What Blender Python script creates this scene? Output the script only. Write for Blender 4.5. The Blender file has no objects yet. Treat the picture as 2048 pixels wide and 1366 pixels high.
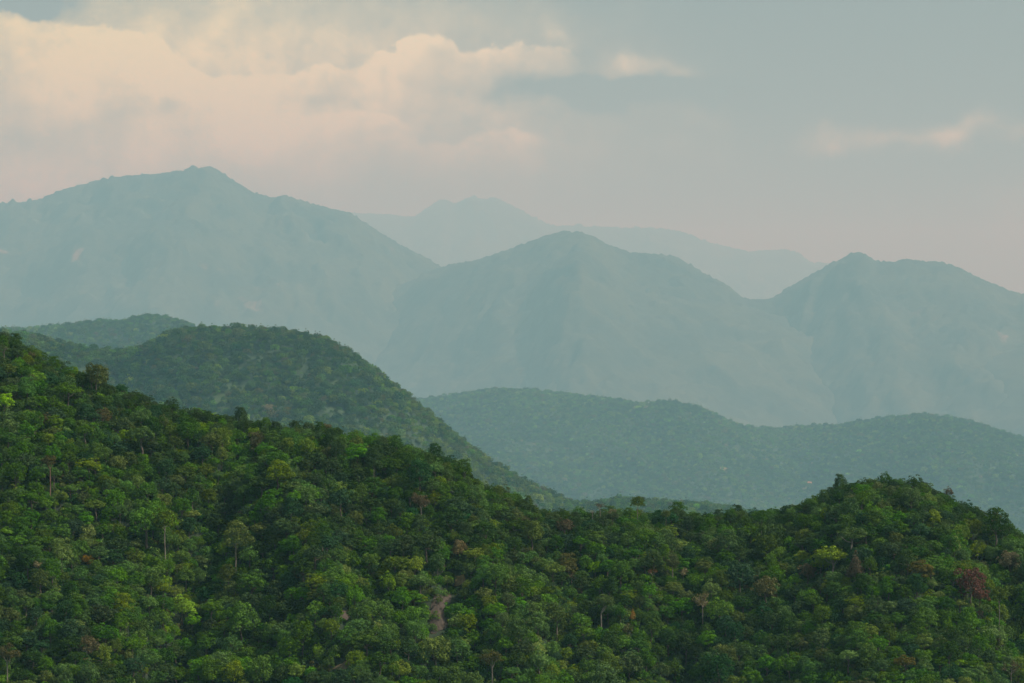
import bpy, math, random
import numpy as np

# ------------------------------------------------------------------ camera, sky, sun, exposure
S = bpy.context.scene
COL = S.collection
F = 5689.0            # focal length in photo pixels (photo 2048 wide)
HZ = 640.0            # photo row of the horizon
camd = bpy.data.cameras.new("camera")
camd.lens = 100.0
camd.sensor_width = 36.0
camd.shift_y = -(683.0 - HZ) / 2048.0
camd.clip_start = 1.0
camd.clip_end = 200000.0
cam = bpy.data.objects.new("camera", camd)
cam.rotation_euler = (math.radians(90), 0, 0)
COL.objects.link(cam)
S.camera = cam

SUN_EL, SUN_AZ = 48.0, 95.0      # azimuth clockwise from +Y (camera looks along +Y): sun to the right
S.view_settings.view_transform = 'Standard'
S.view_settings.look = 'None'
S.view_settings.exposure = 0.0
S.view_settings.gamma = 1.0
S.render.engine = 'CYCLES'
S.cycles.use_denoising = True
S.cycles.denoiser = 'OPENIMAGEDENOISE'
S.cycles.denoising_input_passes = 'RGB_ALBEDO_NORMAL'
S.cycles.denoising_prefilter = 'ACCURATE'
S.cycles.max_bounces = 5
S.cycles.diffuse_bounces = 2
S.cycles.glossy_bounces = 1
S.cycles.transmission_bounces = 3
S.cycles.volume_bounces = 0
S.cycles.use_adaptive_sampling = False

sd = bpy.data.lights.new("sun", 'SUN')
sd.energy = 4.7
sd.angle = math.radians(0.6)
sd.color = (1.0, 0.97, 0.92)
sun = bpy.data.objects.new("sun", sd)
el, az = math.radians(SUN_EL), math.radians(SUN_AZ)
from mathutils import Vector
sdir = Vector((math.cos(el) * math.sin(az), math.cos(el) * math.cos(az), math.sin(el)))
sun.rotation_euler = sdir.to_track_quat('Z', 'Y').to_euler()
sun.location = (300, 0, 400)
COL.objects.link(sun)


class NG:
    """small helper for wiring node graphs"""
    def __init__(self, tree):
        self.t = tree
        self.n = tree.nodes
        self.l = tree.links

    def put(self, sock, v):
        if v is None:
            return
        if hasattr(v, 'is_output'):
            self.l.new(v, sock)
        else:
            sock.default_value = v

    def math(self, op, a, b=None, c=None, clamp=False):
        n = self.n.new('ShaderNodeMath')
        n.operation = op
        n.use_clamp = clamp
        for i, v in enumerate((a, b, c)):
            if v is not None:
                self.put(n.inputs[i], v)
        return n.outputs[0]

    def node(self, kind, out=0, props=None, **ins):
        n = self.n.new(kind)
        for k, v in (props or {}).items():
            setattr(n, k, v)
        for k, v in ins.items():
            self.put(n.inputs[k.replace('_', ' ')], v)
        return n.outputs[out]

    def noise(self, vec, scale, detail=4.0, rough=0.55, lac=2.0, dim='3D', out=0):
        n = self.n.new('ShaderNodeTexNoise')
        n.noise_dimensions = dim
        self.put(n.inputs['Vector'], vec)
        n.inputs['Scale'].default_value = scale
        n.inputs['Detail'].default_value = detail
        n.inputs['Roughness'].default_value = rough
        n.inputs['Lacunarity'].default_value = lac
        return n.outputs[out]

    def smooth(self, v, a, b, lo=0.0, hi=1.0):
        n = self.n.new('ShaderNodeMapRange')
        n.interpolation_type = 'SMOOTHSTEP'
        self.put(n.inputs['Value'], v)
        n.inputs['From Min'].default_value = a
        n.inputs['From Max'].default_value = b
        n.inputs['To Min'].default_value = lo
        n.inputs['To Max'].default_value = hi
        return n.outputs[0]

    def mixc(self, f, a, b):
        n = self.n.new('ShaderNodeMix')
        n.data_type = 'RGBA'
        self.put(n.inputs[0], f)
        self.put(n.inputs[6], a)
        self.put(n.inputs[7], b)
        return n.outputs[2]


def rgb(r, g, b):
    return (r, g, b, 1.0)


# sky with clouds: everything in sky directions (u = tan of azimuth, v = tan of elevation)
W = bpy.data.worlds.new("World")
S.world = W
W.use_nodes = True
wt = W.node_tree
wt.nodes.clear()
g = NG(wt)
tc = g.node('ShaderNodeTexCoord', out=0)
sep = wt.nodes.new('ShaderNodeSeparateXYZ')
g.l.new(tc, sep.inputs[0])
dx, dy, dz = sep.outputs
ysafe = g.math('MAXIMUM', dy, 0.15)
u0 = g.math('DIVIDE', dx, ysafe)
v0 = g.math('DIVIDE', dz, ysafe)
front = g.smooth(dy, 0.5, 0.8)
# in units of 0.1 radian
U = g.math('MULTIPLY', u0, 10.0)
V = g.math('MULTIPLY', v0, 10.0)
cv = wt.nodes.new('ShaderNodeCombineXYZ')
g.l.new(U, cv.inputs[0])
g.l.new(V, cv.inputs[1])
UV = cv.outputs[0]
# domain warp
wn = g.noise(UV, 2.1, 6.0, 0.58, out=1)
wsep = wt.nodes.new('ShaderNodeSeparateXYZ')
g.l.new(wn, wsep.inputs[0])
WX = g.math('MULTIPLY_ADD', g.math('SUBTRACT', wsep.outputs[0], 0.5), 0.62, U)
WY = g.math('MULTIPLY_ADD', g.math('SUBTRACT', wsep.outputs[1], 0.5), 0.42, V)
FBM = g.noise(UV, 4.6, 11.0, 0.64)
FBM2 = g.noise(UV, 1.3, 6.0, 0.6)


def sky_uv(px, row):
    return (px - 1024.0) / F * 10.0, (HZ - row) / F * 10.0


def blob(px, row, sx, sy, amp=1.0, x=None, y=None):
    """soft elliptical patch of cloud, sizes in photo pixels"""
    cu, cvv = sky_uv(px, row)
    k = 10.0 / F
    a = g.math('MULTIPLY', g.math('SUBTRACT', x if x is not None else WX, cu), 1.0 / (sx * k))
    b = g.math('MULTIPLY', g.math('SUBTRACT', y if y is not None else WY, cvv), 1.0 / (sy * k))
    r2 = g.math('ADD', g.math('MULTIPLY', a, a), g.math('MULTIPLY', b, b))
    e = g.math('POWER', 2.718, g.math('MULTIPLY', r2, -1.0))
    return g.math('MULTIPLY', e, amp)


def total(items):
    s = items[0]
    for it in items[1:]:
        s = g.math('ADD', s, it)
    return s


def edge_layer(pts, depth, soft, nz, lo_px, hi_px):
    """bank of cloud with a crisp lumpy top edge following pts (photo px, row) and a soft underside"""
    n = wt.nodes.new('ShaderNodeFloatCurve')
    c = n.mapping.curves[0]
    P = [((p[0] + 400.0) / 2400.0, p[1] / 600.0) for p in pts]
    while len(c.points) < len(P):
        c.points.new(0.5, 0.5)
    for q, (a, b) in zip(c.points, P):
        q.location = (a, b)
    n.mapping.update()
    # px from WX
    pxs = g.math('MULTIPLY_ADD', WX, F / 10.0 / 2400.0, (1024.0 + 400.0) / 2400.0, clamp=True)
    g.l.new(pxs, n.inputs['Value'])
    top = g.math('MULTIPLY', n.outputs[0], 600.0)
    row = g.math('MULTIPLY_ADD', V, -F / 10.0, HZ)
    below = g.math('SUBTRACT', row, top)
    below = g.math('MULTIPLY_ADD', g.math('SUBTRACT', FBM, 0.5), nz, below)
    a = g.smooth(below, 0.0, soft)
    b = g.math('POWER', 2.718, g.math('MULTIPLY', g.math('MAXIMUM', below, 0.0), -1.0 / depth))
    m = g.math('MULTIPLY', a, b)
    pw = g.math('MULTIPLY_ADD', WX, F / 10.0, 1024.0)
    m = g.math('MULTIPLY', m, g.smooth(pw, lo_px[0], lo_px[1]))
    m = g.math('MULTIPLY', m, g.smooth(pw, hi_px[0], hi_px[1], 1.0, 0.0))
    return m


veil = total([blob(150, 140, 420, 230, 1.0), blob(560, 50, 330, 130, 0.95), blob(60, 330, 330, 70, 0.35), blob(800, 260, 420, 110, 0.50),
              blob(120, 330, 230, 70, 0.55), blob(1150, 330, 300, 60, 0.20), blob(1020, 60, 260, 70, 0.22), blob(560, 300, 280, 60, 0.4)])
veil = g.math('MULTIPLY', veil, g.math('MULTIPLY_ADD', FBM2, 1.1, 0.45))
hole = blob(55, -5, 70, 42, 1.0)
hole2 = blob(1180, 172, 220, 24, 0.55)
hole3 = blob(362, 238, 34, 16, 0.30)
bank = edge_layer([(-400, 60), (0, 20), (150, 40), (300, 60), (400, 110), (500, 150), (560, 140), (640, 122), (700, 125), (745, 105), (790, 90),
                   (806, 58), (860, 58), (900, 78), (950, 92), (985, 84), (1040, 78), (1095, 90), (1150, 130), (1300, 170), (2000, 200)],
                  115.0, 15.0, 95.0, (-500, -400), (1050, 1150))
bank2 = edge_layer([(-400, 250), (400, 290), (500, 262), (600, 236), (660, 216), (700, 218), (760, 232), (800, 260), (900, 285), (950, 262), (1000, 250),
                    (1090, 262), (1200, 300), (2000, 300)], 58.0, 14.0, 70.0, (520, 620), (1020, 1180))
puffs = total([blob(1240, 118, 46, 17, 0.30), blob(1190, 140, 60, 20, .10), blob(1300, 135, 60, 26, 0.30), blob(1200, 150, 36, 16, 0.10), blob(1715, 292, 80, 24, 0.38),
               blob(1850, 290, 75, 22, 0.30), blob(1915, 270, 70, 20, 0.46), blob(1950, 288, 65, 18, 0.22), blob(1100, 60, 30, 34, 0.26),
               blob(1050, 262, 60, 20, 0.20), blob(1380, 240, 60, 24, 0.10), blob(1960, 280, 80, 12, 0.12), blob(2040, 430, 60, 50, 0.12)])
lump = g.math('MULTIPLY_ADD', FBM, 1.5, 0.15)
puffs = g.math('MULTIPLY', puffs, lump)
bright = blob(420, 170, 560, 120, 0.22)
dark1 = blob(640, 215, 60, 26, 0.35)
dark2 = blob(130, 290, 220, 60, 0.15)
dens = total([g.math('MULTIPLY', veil, 0.46), g.math('MULTIPLY', bank, 0.55), g.math('MULTIPLY', bank2, 0.30), puffs, bright])
dens = g.math('SUBTRACT', dens, total([hole, hole2, hole3, dark1, dark2]))
# billows: fine fractal relief inside the cloud, lit from the upper left (difference of two shifted samples)
sh = wt.nodes.new('ShaderNodeVectorMath')
sh.operation = 'ADD'
g.l.new(UV, sh.inputs[0])
sh.inputs[1].default_value = (0.05, -0.07, 0.0)
FA = g.noise(UV, 6.5, 11.0, 0.64)
FB = g.noise(sh.outputs[0], 6.5, 11.0, 0.64)
relief = g.math('MULTIPLY', g.math('SUBTRACT', FA, FB), 1.5)
coarse = g.math('SUBTRACT', g.smooth(g.noise(UV, 2.6, 7.0, 0.6), 0.33, 0.67), 0.5)
mod = total([g.math('MULTIPLY', coarse, 0.75), relief, g.math('MULTIPLY', g.math('SUBTRACT', FBM, 0.5), 0.9), 1.0]) if False else \
    g.math('ADD', total([g.math('MULTIPLY', coarse, 0.30), relief, g.math('MULTIPLY', g.math('SUBTRACT', FBM, 0.5), 0.7)]), 1.12)
dens = g.math('MULTIPLY', g.math('MAXIMUM', dens, 0.0), mod)
dens = g.math('MULTIPLY', g.math('MAXIMUM', dens, 0.0), front)
dens = g.math('MINIMUM', dens, 1.2)
# high thin cloud everywhere else in the sky
rest = g.smooth(g.noise(tc, 2.2, 6.0, 0.6), 0.42, 0.75, 0.0, 0.45)
rest = g.math('MULTIPLY', rest, g.math('SUBTRACT', 1.0, front))

sky = wt.nodes.new('ShaderNodeTexSky')
sky.sky_type = 'NISHITA'
sky.sun_disc = False
sky.sun_elevation = el
sky.sun_rotation = az
sky.altitude = 500
sky.air_density = 1.0
sky.dust_density = 3.0
sky.ozone_density = 1.0
SKYK = 0.056
skyc = g.mixc(0.55, sky.outputs[0], rgb(6.2, 7.7, 7.15))     # milky humid air takes the blue out of it
bg_sky = g.node('ShaderNodeBackground', Color=skyc, Strength=SKYK)
CLOUD_C = rgb(1.16, 0.88, 0.62)
warm = g.mixc(g.smooth(U, -1.9, 0.6), rgb(0.95, 1.00, 0.50), rgb(0.98, 1.05, 0.66))
warm = g.mixc(g.smooth(V, 1.0, 0.45), warm, rgb(0.78, 0.93, 0.58))
bg_cloud = g.node('ShaderNodeBackground', Color=warm, Strength=1.0)
bg_rest = g.node('ShaderNodeBackground', Color=rgb(0.75, 0.75, 0.72), Strength=1.0)


def mixs(f, a, b):
    n = wt.nodes.new('ShaderNodeMixShader')
    g.put(n.inputs[0], f)
    g.l.new(a, n.inputs[1])
    g.l.new(b, n.inputs[2])
    return n.outputs[0]


wo = wt.nodes.new('ShaderNodeOutputWorld')
g.l.new(mixs(dens, mixs(rest, bg_sky, bg_rest), bg_cloud), wo.inputs['Surface'])


# ------------------------------------------------------------------ helpers
def setp(o, label=None, cat=None, group=None, kind=None):
    if label:
        o["label"] = label
    if cat:
        o["category"] = cat
    if group:
        o["group"] = group
    if kind:
        o["kind"] = kind
    return o


def mat(name):
    m = bpy.data.materials.new(name)
    m.use_nodes = True
    m.node_tree.nodes.clear()
    gg = NG(m.node_tree)
    out = m.node_tree.nodes.new('ShaderNodeOutputMaterial')
    return m, gg, out


def leaf_material(name, col, vary=0.42, translucent=0.28):
    m, q, out = mat(name)
    rnd = q.node('ShaderNodeObjectInfo', out=5)
    tone = q.node('ShaderNodeAttribute', out=2, props={'attribute_name': 'tone'})
    hsv = m.node_tree.nodes.new('ShaderNodeHueSaturation')
    hsv.inputs['Color'].default_value = (*col, 1)
    q.put(hsv.inputs['Hue'], q.math('MULTIPLY_ADD', rnd, 0.03, 0.485))
    q.put(hsv.inputs['Saturation'], q.math('MULTIPLY_ADD', q.math('FRACT', q.math('MULTIPLY', rnd, 7.3)), 0.35, 0.82))
    v = q.math('MULTIPLY_ADD', q.math('FRACT', q.math('MULTIPLY', rnd, 13.7)), vary, 1.0 - vary * 0.5)
    q.put(hsv.inputs['Value'], q.math('MULTIPLY', v, tone))
    p = m.node_tree.nodes.new('ShaderNodeBsdfPrincipled')
    q.put(p.inputs['Base Color'], hsv.outputs[0])
    p.inputs['Roughness'].default_value = 0.6
    p.inputs['Specular IOR Level'].default_value = 0.08
    t = m.node_tree.nodes.new('ShaderNodeBsdfTranslucent')
    q.put(t.inputs['Color'], hsv.outputs[0])
    mx = m.node_tree.nodes.new('ShaderNodeMixShader')
    mx.inputs[0].default_value = translucent
    q.l.new(p.outputs[0], mx.inputs[1])
    q.l.new(t.outputs[0], mx.inputs[2])
    q.l.new(mx.outputs[0], out.inputs[0])
    return m


def bark_material(name, col):
    m, q, out = mat(name)
    tcn = q.node('ShaderNodeTexCoord', out=3)
    n = q.noise(tcn, 1.4, 4.0, 0.6)
    c = q.mixc(q.smooth(n, 0.3, 0.7), rgb(*[x * 0.6 for x in col]), rgb(*[x * 1.25 for x in col]))
    p = q.node('ShaderNodeBsdfPrincipled', Base_Color=c, Roughness=0.85)
    q.l.new(p, out.inputs[0])
    return m


COLS = {
    'dark green':        (0.042, 0.090, 0.011),
    'deep blue-green':   (0.029, 0.084, 0.021),
    'mid green':         (0.066, 0.148, 0.012),
    'grass green':       (0.090, 0.205, 0.012),
    'yellow-green':      (0.158, 0.245, 0.014),
    'lime green':        (0.200, 0.380, 0.020),
    'olive':             (0.094, 0.140, 0.018),
    'brownish olive':    (0.115, 0.108, 0.026),
    'red-brown':         (0.170, 0.070, 0.030),
    'straw-coloured':    (0.230, 0.195, 0.080),
    'orange-yellow':     (0.300, 0.190, 0.030),
    'dusky brown':       (0.120, 0.098, 0.048),
}
LEAF = {k: leaf_material(k.replace(' ', '_') + '_leaves', v) for k, v in COLS.items()}
CNAMES = list(COLS)
BARK = bark_material('grey_brown_bark', (0.13, 0.105, 0.075))
PALE = bark_material('pale_bark', (0.22, 0.19, 0.145))
REDBARK = bark_material('reddish_bark', (0.20, 0.11, 0.07))

# value noise ---------------------------------------------------------------
def _h(ix, iy, seed):
    n = (ix.astype(np.int64) * 374761393 + iy.astype(np.int64) * 668265263 + seed * 1274126177) & 0xffffffff
    n = ((n ^ (n >> 13)) * 1274126177) & 0xffffffff
    n = n ^ (n >> 16)
    return (n & 0xffffff) / float(0xffffff)


def vnoise(x, y, seed=0):
    x = np.asarray(x, float)
    y = np.asarray(y, float)
    ix = np.floor(x)
    iy = np.floor(y)
    fx = x - ix
    fy = y - iy
    fx = fx * fx * (3 - 2 * fx)
    fy = fy * fy * (3 - 2 * fy)
    a = _h(ix, iy, seed)
    b = _h(ix + 1, iy, seed)
    c = _h(ix, iy + 1, seed)
    d = _h(ix + 1, iy + 1, seed)
    return (a + (b - a) * fx) * (1 - fy) + (c + (d - c) * fx) * fy


def fbm(x, y, seed=0, octs=4, gain=0.5, ridged=False):
    s = 0.0
    a = 1.0
    t = 0.0
    for i in range(octs):
        n = vnoise(x * 2 ** i + 17.3 * i, y * 2 ** i - 9.1 * i, seed + i)
        if ridged:
            n = 1 - np.abs(2 * n - 1)
        s = s + a * n
        t += a
        a *= gain
    return s / t * 2 - 1      # about -1..1


# ------------------------------------------------------------------ terrain
class Hill:
    def __init__(self, pts, cover, front, back, rnd, base, spurs=(), name='hillside', bump=0.0, k=1.0):
        P = np.array(pts, float)           # photo px, photo row of the skyline, distance
        P[:, 2] *= k
        rnd *= k
        bump *= k
        self.k = k
        spurs = [(a * k, b * k, c * k, d, e) for (a, b, c, d, e) in spurs]
        X = (P[:, 0] - 1024) / F * P[:, 2]
        o = np.argsort(X)
        self.X, self.Y, self.Z = X[o], P[o, 2], ((HZ - P[:, 1]) / F * P[:, 2])[o] - cover
        self.front, self.back, self.rnd, self.base, self.spurs, self.bump = front, back, rnd, base, spurs, bump
        self.name = name
        self.gullies = []

    def crest(self, x):
        w = self.rnd * 0.12
        f = lambda A: (np.interp(x - w, self.X, A) + 2 * np.interp(x, self.X, A) + np.interp(x + w, self.X, A)) / 4
        return f(self.Y), f(self.Z)

    def H(self, x, y):
        x = np.asarray(x, float)
        y = np.asarray(y, float)
        x_ = x
        Y, Z = self.crest(x)
        d = y - Y
        s = np.where(d < 0, self.front, self.back)
        drop = s * (np.sqrt(d * d + self.rnd ** 2) - self.rnd)
        z = Z - drop
        env = 1 - np.exp(-(d / (self.rnd * 1.6)) ** 2)
        if self.base < -1700:          # bend the ravines of the big mountains so they branch
            x = x + 420.0 * fbm(x / 1500.0, y / 900.0, 301, 3) + 130.0 * fbm(x / 420.0, y / 300.0, 305, 3)
        env2 = 1 - np.exp(-(d / (self.rnd * 3.6)) ** 2)
        for i_, (amp, wx, wy, seed, sk) in enumerate(self.spurs):
            z = z + amp * (env2 if i_ == 0 else env) * fbm((x + sk * d) / wx, y / wy, seed, 4, 0.5, True)
        for (gx, gk, w, depth) in self.gullies:
            z = z - depth * env * np.exp(-(((x - gx) - gk * d) / w) ** 2)
        if self.bump:
            z = z + self.bump * (fbm(x_ / (17.0 * self.k), y / (17.0 * self.k), 91, 3, 0.7))
        return np.maximum(z, self.base)


def sheet(name, fn, x0, x1, y0, y1, step, m, kind='structure', label=None, smooth=True):
    xs = np.arange(x0, x1 + step, step)
    ys = np.arange(y0, y1 + step, step)
    gx, gy = np.meshgrid(xs, ys)
    gz = fn(gx, gy)
    nx, ny = len(xs), len(ys)
    co = np.stack([gx, gy, gz], -1).reshape(-1, 3)
    i = np.arange(nx * ny).reshape(ny, nx)
    q = np.stack([i[:-1, :-1], i[:-1, 1:], i[1:, 1:], i[1:, :-1]], -1).reshape(-1, 4)
    me = mesh_from(name, co, q)
    me.materials.append(m)
    if smooth:
        me.polygons.foreach_set('use_smooth', np.ones(len(q), bool))
    o = bpy.data.objects.new(name, me)
    COL.objects.link(o)
    setp(o, label, None, None, kind)
    return o


def mesh_from(name, co, quads):
    me = bpy.data.meshes.new(name)
    me.vertices.add(len(co))
    me.vertices.foreach_set('co', np.asarray(co, np.float32).ravel())
    me.loops.add(quads.size)
    me.loops.foreach_set('vertex_index', quads.astype(np.int32).ravel())
    me.polygons.add(len(quads))
    me.polygons.foreach_set('loop_start', np.arange(len(quads), dtype=np.int32) * quads.shape[1])
    me.polygons.foreach_set('loop_total', np.full(len(quads), quads.shape[1], np.int32))
    me.update()
    me.validate()
    return me


def ground_material(name, ca, cb, scale, patches=None, cp=None):
    m, q, out = mat(name)
    geo = q.node('ShaderNodeNewGeometry', out=0)
    n = q.noise(geo, scale, 6.0, 0.65)
    c = q.mixc(q.smooth(n, 0.35, 0.68), rgb(*ca), rgb(*cb))
    n3 = q.noise(geo, scale * 9.0, 4.0, 0.7)
    c = q.mixc(q.smooth(n3, 0.40, 0.75, 0.0, 0.55), c, rgb(*[x * 0.45 for x in ca]))
    if patches:
        n2 = q.noise(geo, patches, 5.0, 0.6)
        c = q.mixc(q.smooth(n2, 0.66, 0.74, 0.0, 0.8), c, rgb(*cp))
    p = q.node('ShaderNodeBsdfPrincipled', Base_Color=c, Roughness=0.95)
    q.l.new(p, out.inputs[0])
    return m


M_UNDER = ground_material('leaf_litter_and_ferns', (0.014, 0.026, 0.010), (0.028, 0.05, 0.016), 0.3)
M_MID = ground_material('wooded_slope', (0.020, 0.045, 0.018), (0.045, 0.085, 0.024), 0.012, 0.0035, (0.10, 0.10, 0.04))
M_FAR = ground_material('mountain_forest', (0.014, 0.027, 0.013), (0.055, 0.072, 0.030), 0.0015, 0.0013, (0.24, 0.17, 0.12))
M_VALLEY = ground_material('valley_forest', (0.025, 0.05, 0.02), (0.06, 0.09, 0.03), 0.002, 0.0012, (0.2, 0.16, 0.1))

NK = 0.8          # scale of the near slope and its trees
near = Hill([(-700, 560, 1190), (-300, 600, 1190), (0, 662, 1180), (50, 690, 1175), (100, 722, 1170), (140, 738, 1170), (190, 746, 1165), (240, 775, 1165), (300, 792, 1165), (400, 822, 1165),
             (500, 834, 1165), (600, 848, 1165), (700, 860, 1160), (750, 872, 1160), (860, 898, 1155), (935, 934, 1150), (960, 958, 1150),
             (1030, 985, 1150), (1080, 1014, 1150), (1140, 1018, 1150), (1280, 1022, 1155), (1400, 1022, 1160), (1480, 1024, 1165), (1540, 1020, 1160), (1600, 1003, 1155),
             (1650, 982, 1150), (1700, 964, 1148), (1760, 955, 1145), (1830, 960, 1145), (1890, 980, 1145), (1945, 1010, 1145), (2000, 1040, 1145),
             (2060, 1070, 1150), (2300, 1150, 1170), (2800, 1300, 1200)],
            5.2, 0.62, 0.55, 16.0, -300.0, k=NK, spurs=((17.0, 75.0, 210.0, 5, 0.35), (5.0, 24.0, 50.0, 9, 0.0)))
near.gullies = [(a * NK, b, c * NK, d * NK) for a, b, c, d in ((-105, 0.12, 8, 10), (72, 0.10, 9, 9), (176, -0.22, 9, 13), (-18, 0.0, 10, 5))]
hill2 = Hill([(-900, 600, 2500), (-300, 640, 2450), (0, 662, 2400), (60, 668, 2400), (120, 684, 2420), (230, 702, 2450), (290, 696, 2450), (335, 664, 2430), (400, 652, 2420),
              (470, 652, 2410), (540, 656, 2400), (640, 672, 2380), (700, 704, 2370), (760, 748, 2370), (830, 800, 2380), (880, 846, 2390), (950, 898, 2400),
              (1040, 955, 2420), (1120, 994, 2450), (1180, 1005, 2500), (1240, 995, 2550), (1330, 1002, 2600), (1450, 1012, 2650), (1560, 1030, 2700), (1700, 1075, 2750),
              (2300, 1200, 2900)],
             12.0, 0.50, 0.6, 40.0, -1130.0, k=2.3, spurs=((32.0, 150.0, 420.0, 15, -0.45), (10.0, 55.0, 110.0, 19, 0.0)))
hill2b = Hill([(-900, 660, 3700), (-200, 668, 3700), (0, 664, 3700), (70, 660, 3700), (130, 654, 3700), (200, 645, 3700), (240, 648, 3700), (270, 640, 3690), (305, 632, 3680), (350, 642, 3680), (420, 670, 3690),
               (520, 720, 3700), (700, 790, 3750), (1000, 1000, 3800), (1300, 1250, 3800), (1700, 1500, 3800)],
              6.0, 0.45, 0.5, 60.0, -1480.0, k=3.0, spurs=((28.0, 220.0, 500.0, 25, 0.4), (8, 70, 120, 29, 0)))
mid = Hill([(0, 860, 5600), (500, 840, 5600), (750, 815, 5500), (830, 804, 5500), (860, 799, 5480), (900, 794, 5460), (950, 788, 5440), (1000, 779, 5420), (1060, 782, 5420), (1150, 795, 5400),
            (1230, 801, 5400), (1270, 808, 5400), (1340, 805, 5380), (1400, 819, 5380), (1450, 842, 5400), (1500, 857, 5450), (1560, 863, 5500), (1620, 855, 5450),
            (1700, 850, 5350), (1790, 837, 5250), (1850, 832, 5200), (1920, 842, 5200), (2000, 864, 5200), (2048, 880, 5200), (2200, 910, 5200), (3000, 980, 5200)],
           10.0, 0.30, 0.4, 110.0, -1520.0, k=3.1, spurs=((60.0, 420.0, 900.0, 35, 0.5), (24.0, 130.0, 260.0, 39, 0.3)))
FARB = -1720.0
m_left = Hill([(-2500, 480, 13500), (-900, 470, 13000), (-100, 428, 12500), (0, 412, 12500), (60, 404, 12400), (130, 384, 12400), (190, 364, 12300), (250, 352, 12200), (330, 348, 12100), (380, 342, 12000),
               (400, 336, 12000), (420, 334, 12000), (440, 343, 12000), (480, 370, 12000), (510, 385, 12000), (545, 397, 12000), (575, 393, 12000), (620, 408, 11950), (660, 420, 11900),
               (700, 427, 11900), (740, 455, 11900), (800, 490, 11900), (880, 530, 11900), (1000, 590, 12000), (1300, 680, 12200), (1900, 760, 12500)],
              10.0, 0.46, 0.4, 80.0, FARB, k=3.05, spurs=((95.0, 900.0, 2000.0, 45, 0.45), (60.0, 230.0, 500.0, 49, 0.2)), bump=18.0)
m_mid = Hill([(0, 860, 10900), (500, 720, 10900), (700, 625, 10900), (800, 570, 10850), (880, 534, 10750), (950, 521, 10600), (1000, 506, 10500), (1050, 486, 10500), (1100, 468, 10400), (1130, 462, 10400),
              (1150, 463, 10400), (1180, 471, 10400), (1220, 490, 10400), (1260, 505, 10450), (1310, 509, 10500), (1345, 511, 10500), (1370, 524, 10500), (1400, 540, 10500), (1440, 562, 10400),
              (1490, 596, 10380), (1510, 600, 10370), (1540, 599, 10360), (1600, 562, 10330), (1640, 538, 10310), (1655, 528, 10300), (1685, 520, 10290), (1695, 510, 10280), (1712, 503, 10280), (1728, 508, 10270), (1745, 520, 10260), (1775, 526, 10250),
              (1810, 519, 10240), (1850, 523, 10220), (1870, 522, 10210), (1900, 530, 10200), (1950, 550, 10170), (2000, 573, 10150), (2048, 588, 10120), (2200, 640, 10050), (3200, 800, 9900)],
             10.0, 0.40, 0.4, 70.0, FARB, k=3.2, spurs=((60.0, 800.0, 1700.0, 56, -0.4), (48.0, 200.0, 400.0, 59, -0.2)), bump=16.0)
m_back = Hill([(-2500, 520, 20000), (0, 440, 20000), (640, 424, 20000), (700, 426, 20000), (760, 430, 20000), (830, 435, 20000), (860, 412, 20000), (885, 400, 20000), (897, 401, 20000), (908, 409, 20000), (930, 403, 20000),
               (950, 399, 20000), (990, 408, 20000), (1040, 430, 20000), (1100, 452, 20000), (1150, 457, 20000), (1155, 450, 20000), (1170, 457, 20000), (1195, 453, 20000), (1250, 460, 20000), (1320, 458, 20000), (1370, 466, 20000),
               (1420, 486, 20000), (1500, 506, 20000), (1530, 503, 20000), (1565, 501, 20000), (1592, 510, 20000), (1620, 526, 20000), (1660, 527, 20000), (1700, 560, 20000), (2048, 620, 20000), (4000, 620, 20000)],
              10.0, 0.42, 0.4, 100.0, FARB, k=3.5, spurs=((200.0, 1300.0, 3000.0, 65, 0.3), (50.0, 300.0, 500.0, 69, 0.0)), bump=26.0)
m_side = Hill([(1700, 860, 8300), (1850, 775, 8300), (1930, 735, 8300), (1980, 712, 8300), (2048, 692, 8300), (2200, 660, 8300), (3000, 640, 8300)],
              8.0, 0.34, 0.4, 100.0, FARB, k=3.6, spurs=((60.0, 500.0, 900.0, 75, 0.4), (20.0, 120.0, 200.0, 79, 0.0)), bump=7.0)


m_spur = Hill([(300, 900, 10100), (850, 860, 10100), (950, 740, 10100), (1020, 640, 10080), (1070, 572, 10050), (1110, 522, 10050), (1150, 500, 10050), (1190, 516, 10050), (1230, 546, 10050),
               (1270, 566, 10050), (1330, 582, 10050), (1400, 598, 10050), (1480, 612, 10080), (1560, 632, 10100), (1700, 700, 10100), (2000, 820, 10100), (2600, 950, 10100)],
              10.0, 0.38, 0.4, 70.0, FARB, k=3.2, spurs=((70.0, 700.0, 1500.0, 156, -0.4), (44.0, 200.0, 400.0, 159, 0.2)), bump=14.0)


def valley(x, y):
    """low ground below all hills; it climbs to the lookout the camera stands on"""
    r = np.sqrt(x * x + (y + 25) ** 2)
    look = -3.0 - 0.9 * (np.sqrt(r * r + 25.0 ** 2) - 25.0)
    base = np.interp(y, [0, 560, 1600, 3600, 9000, 13000, 21000], [-302, -302, -600, -1133, -1400, -1525, -1725])
    return np.maximum(look, base)


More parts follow.
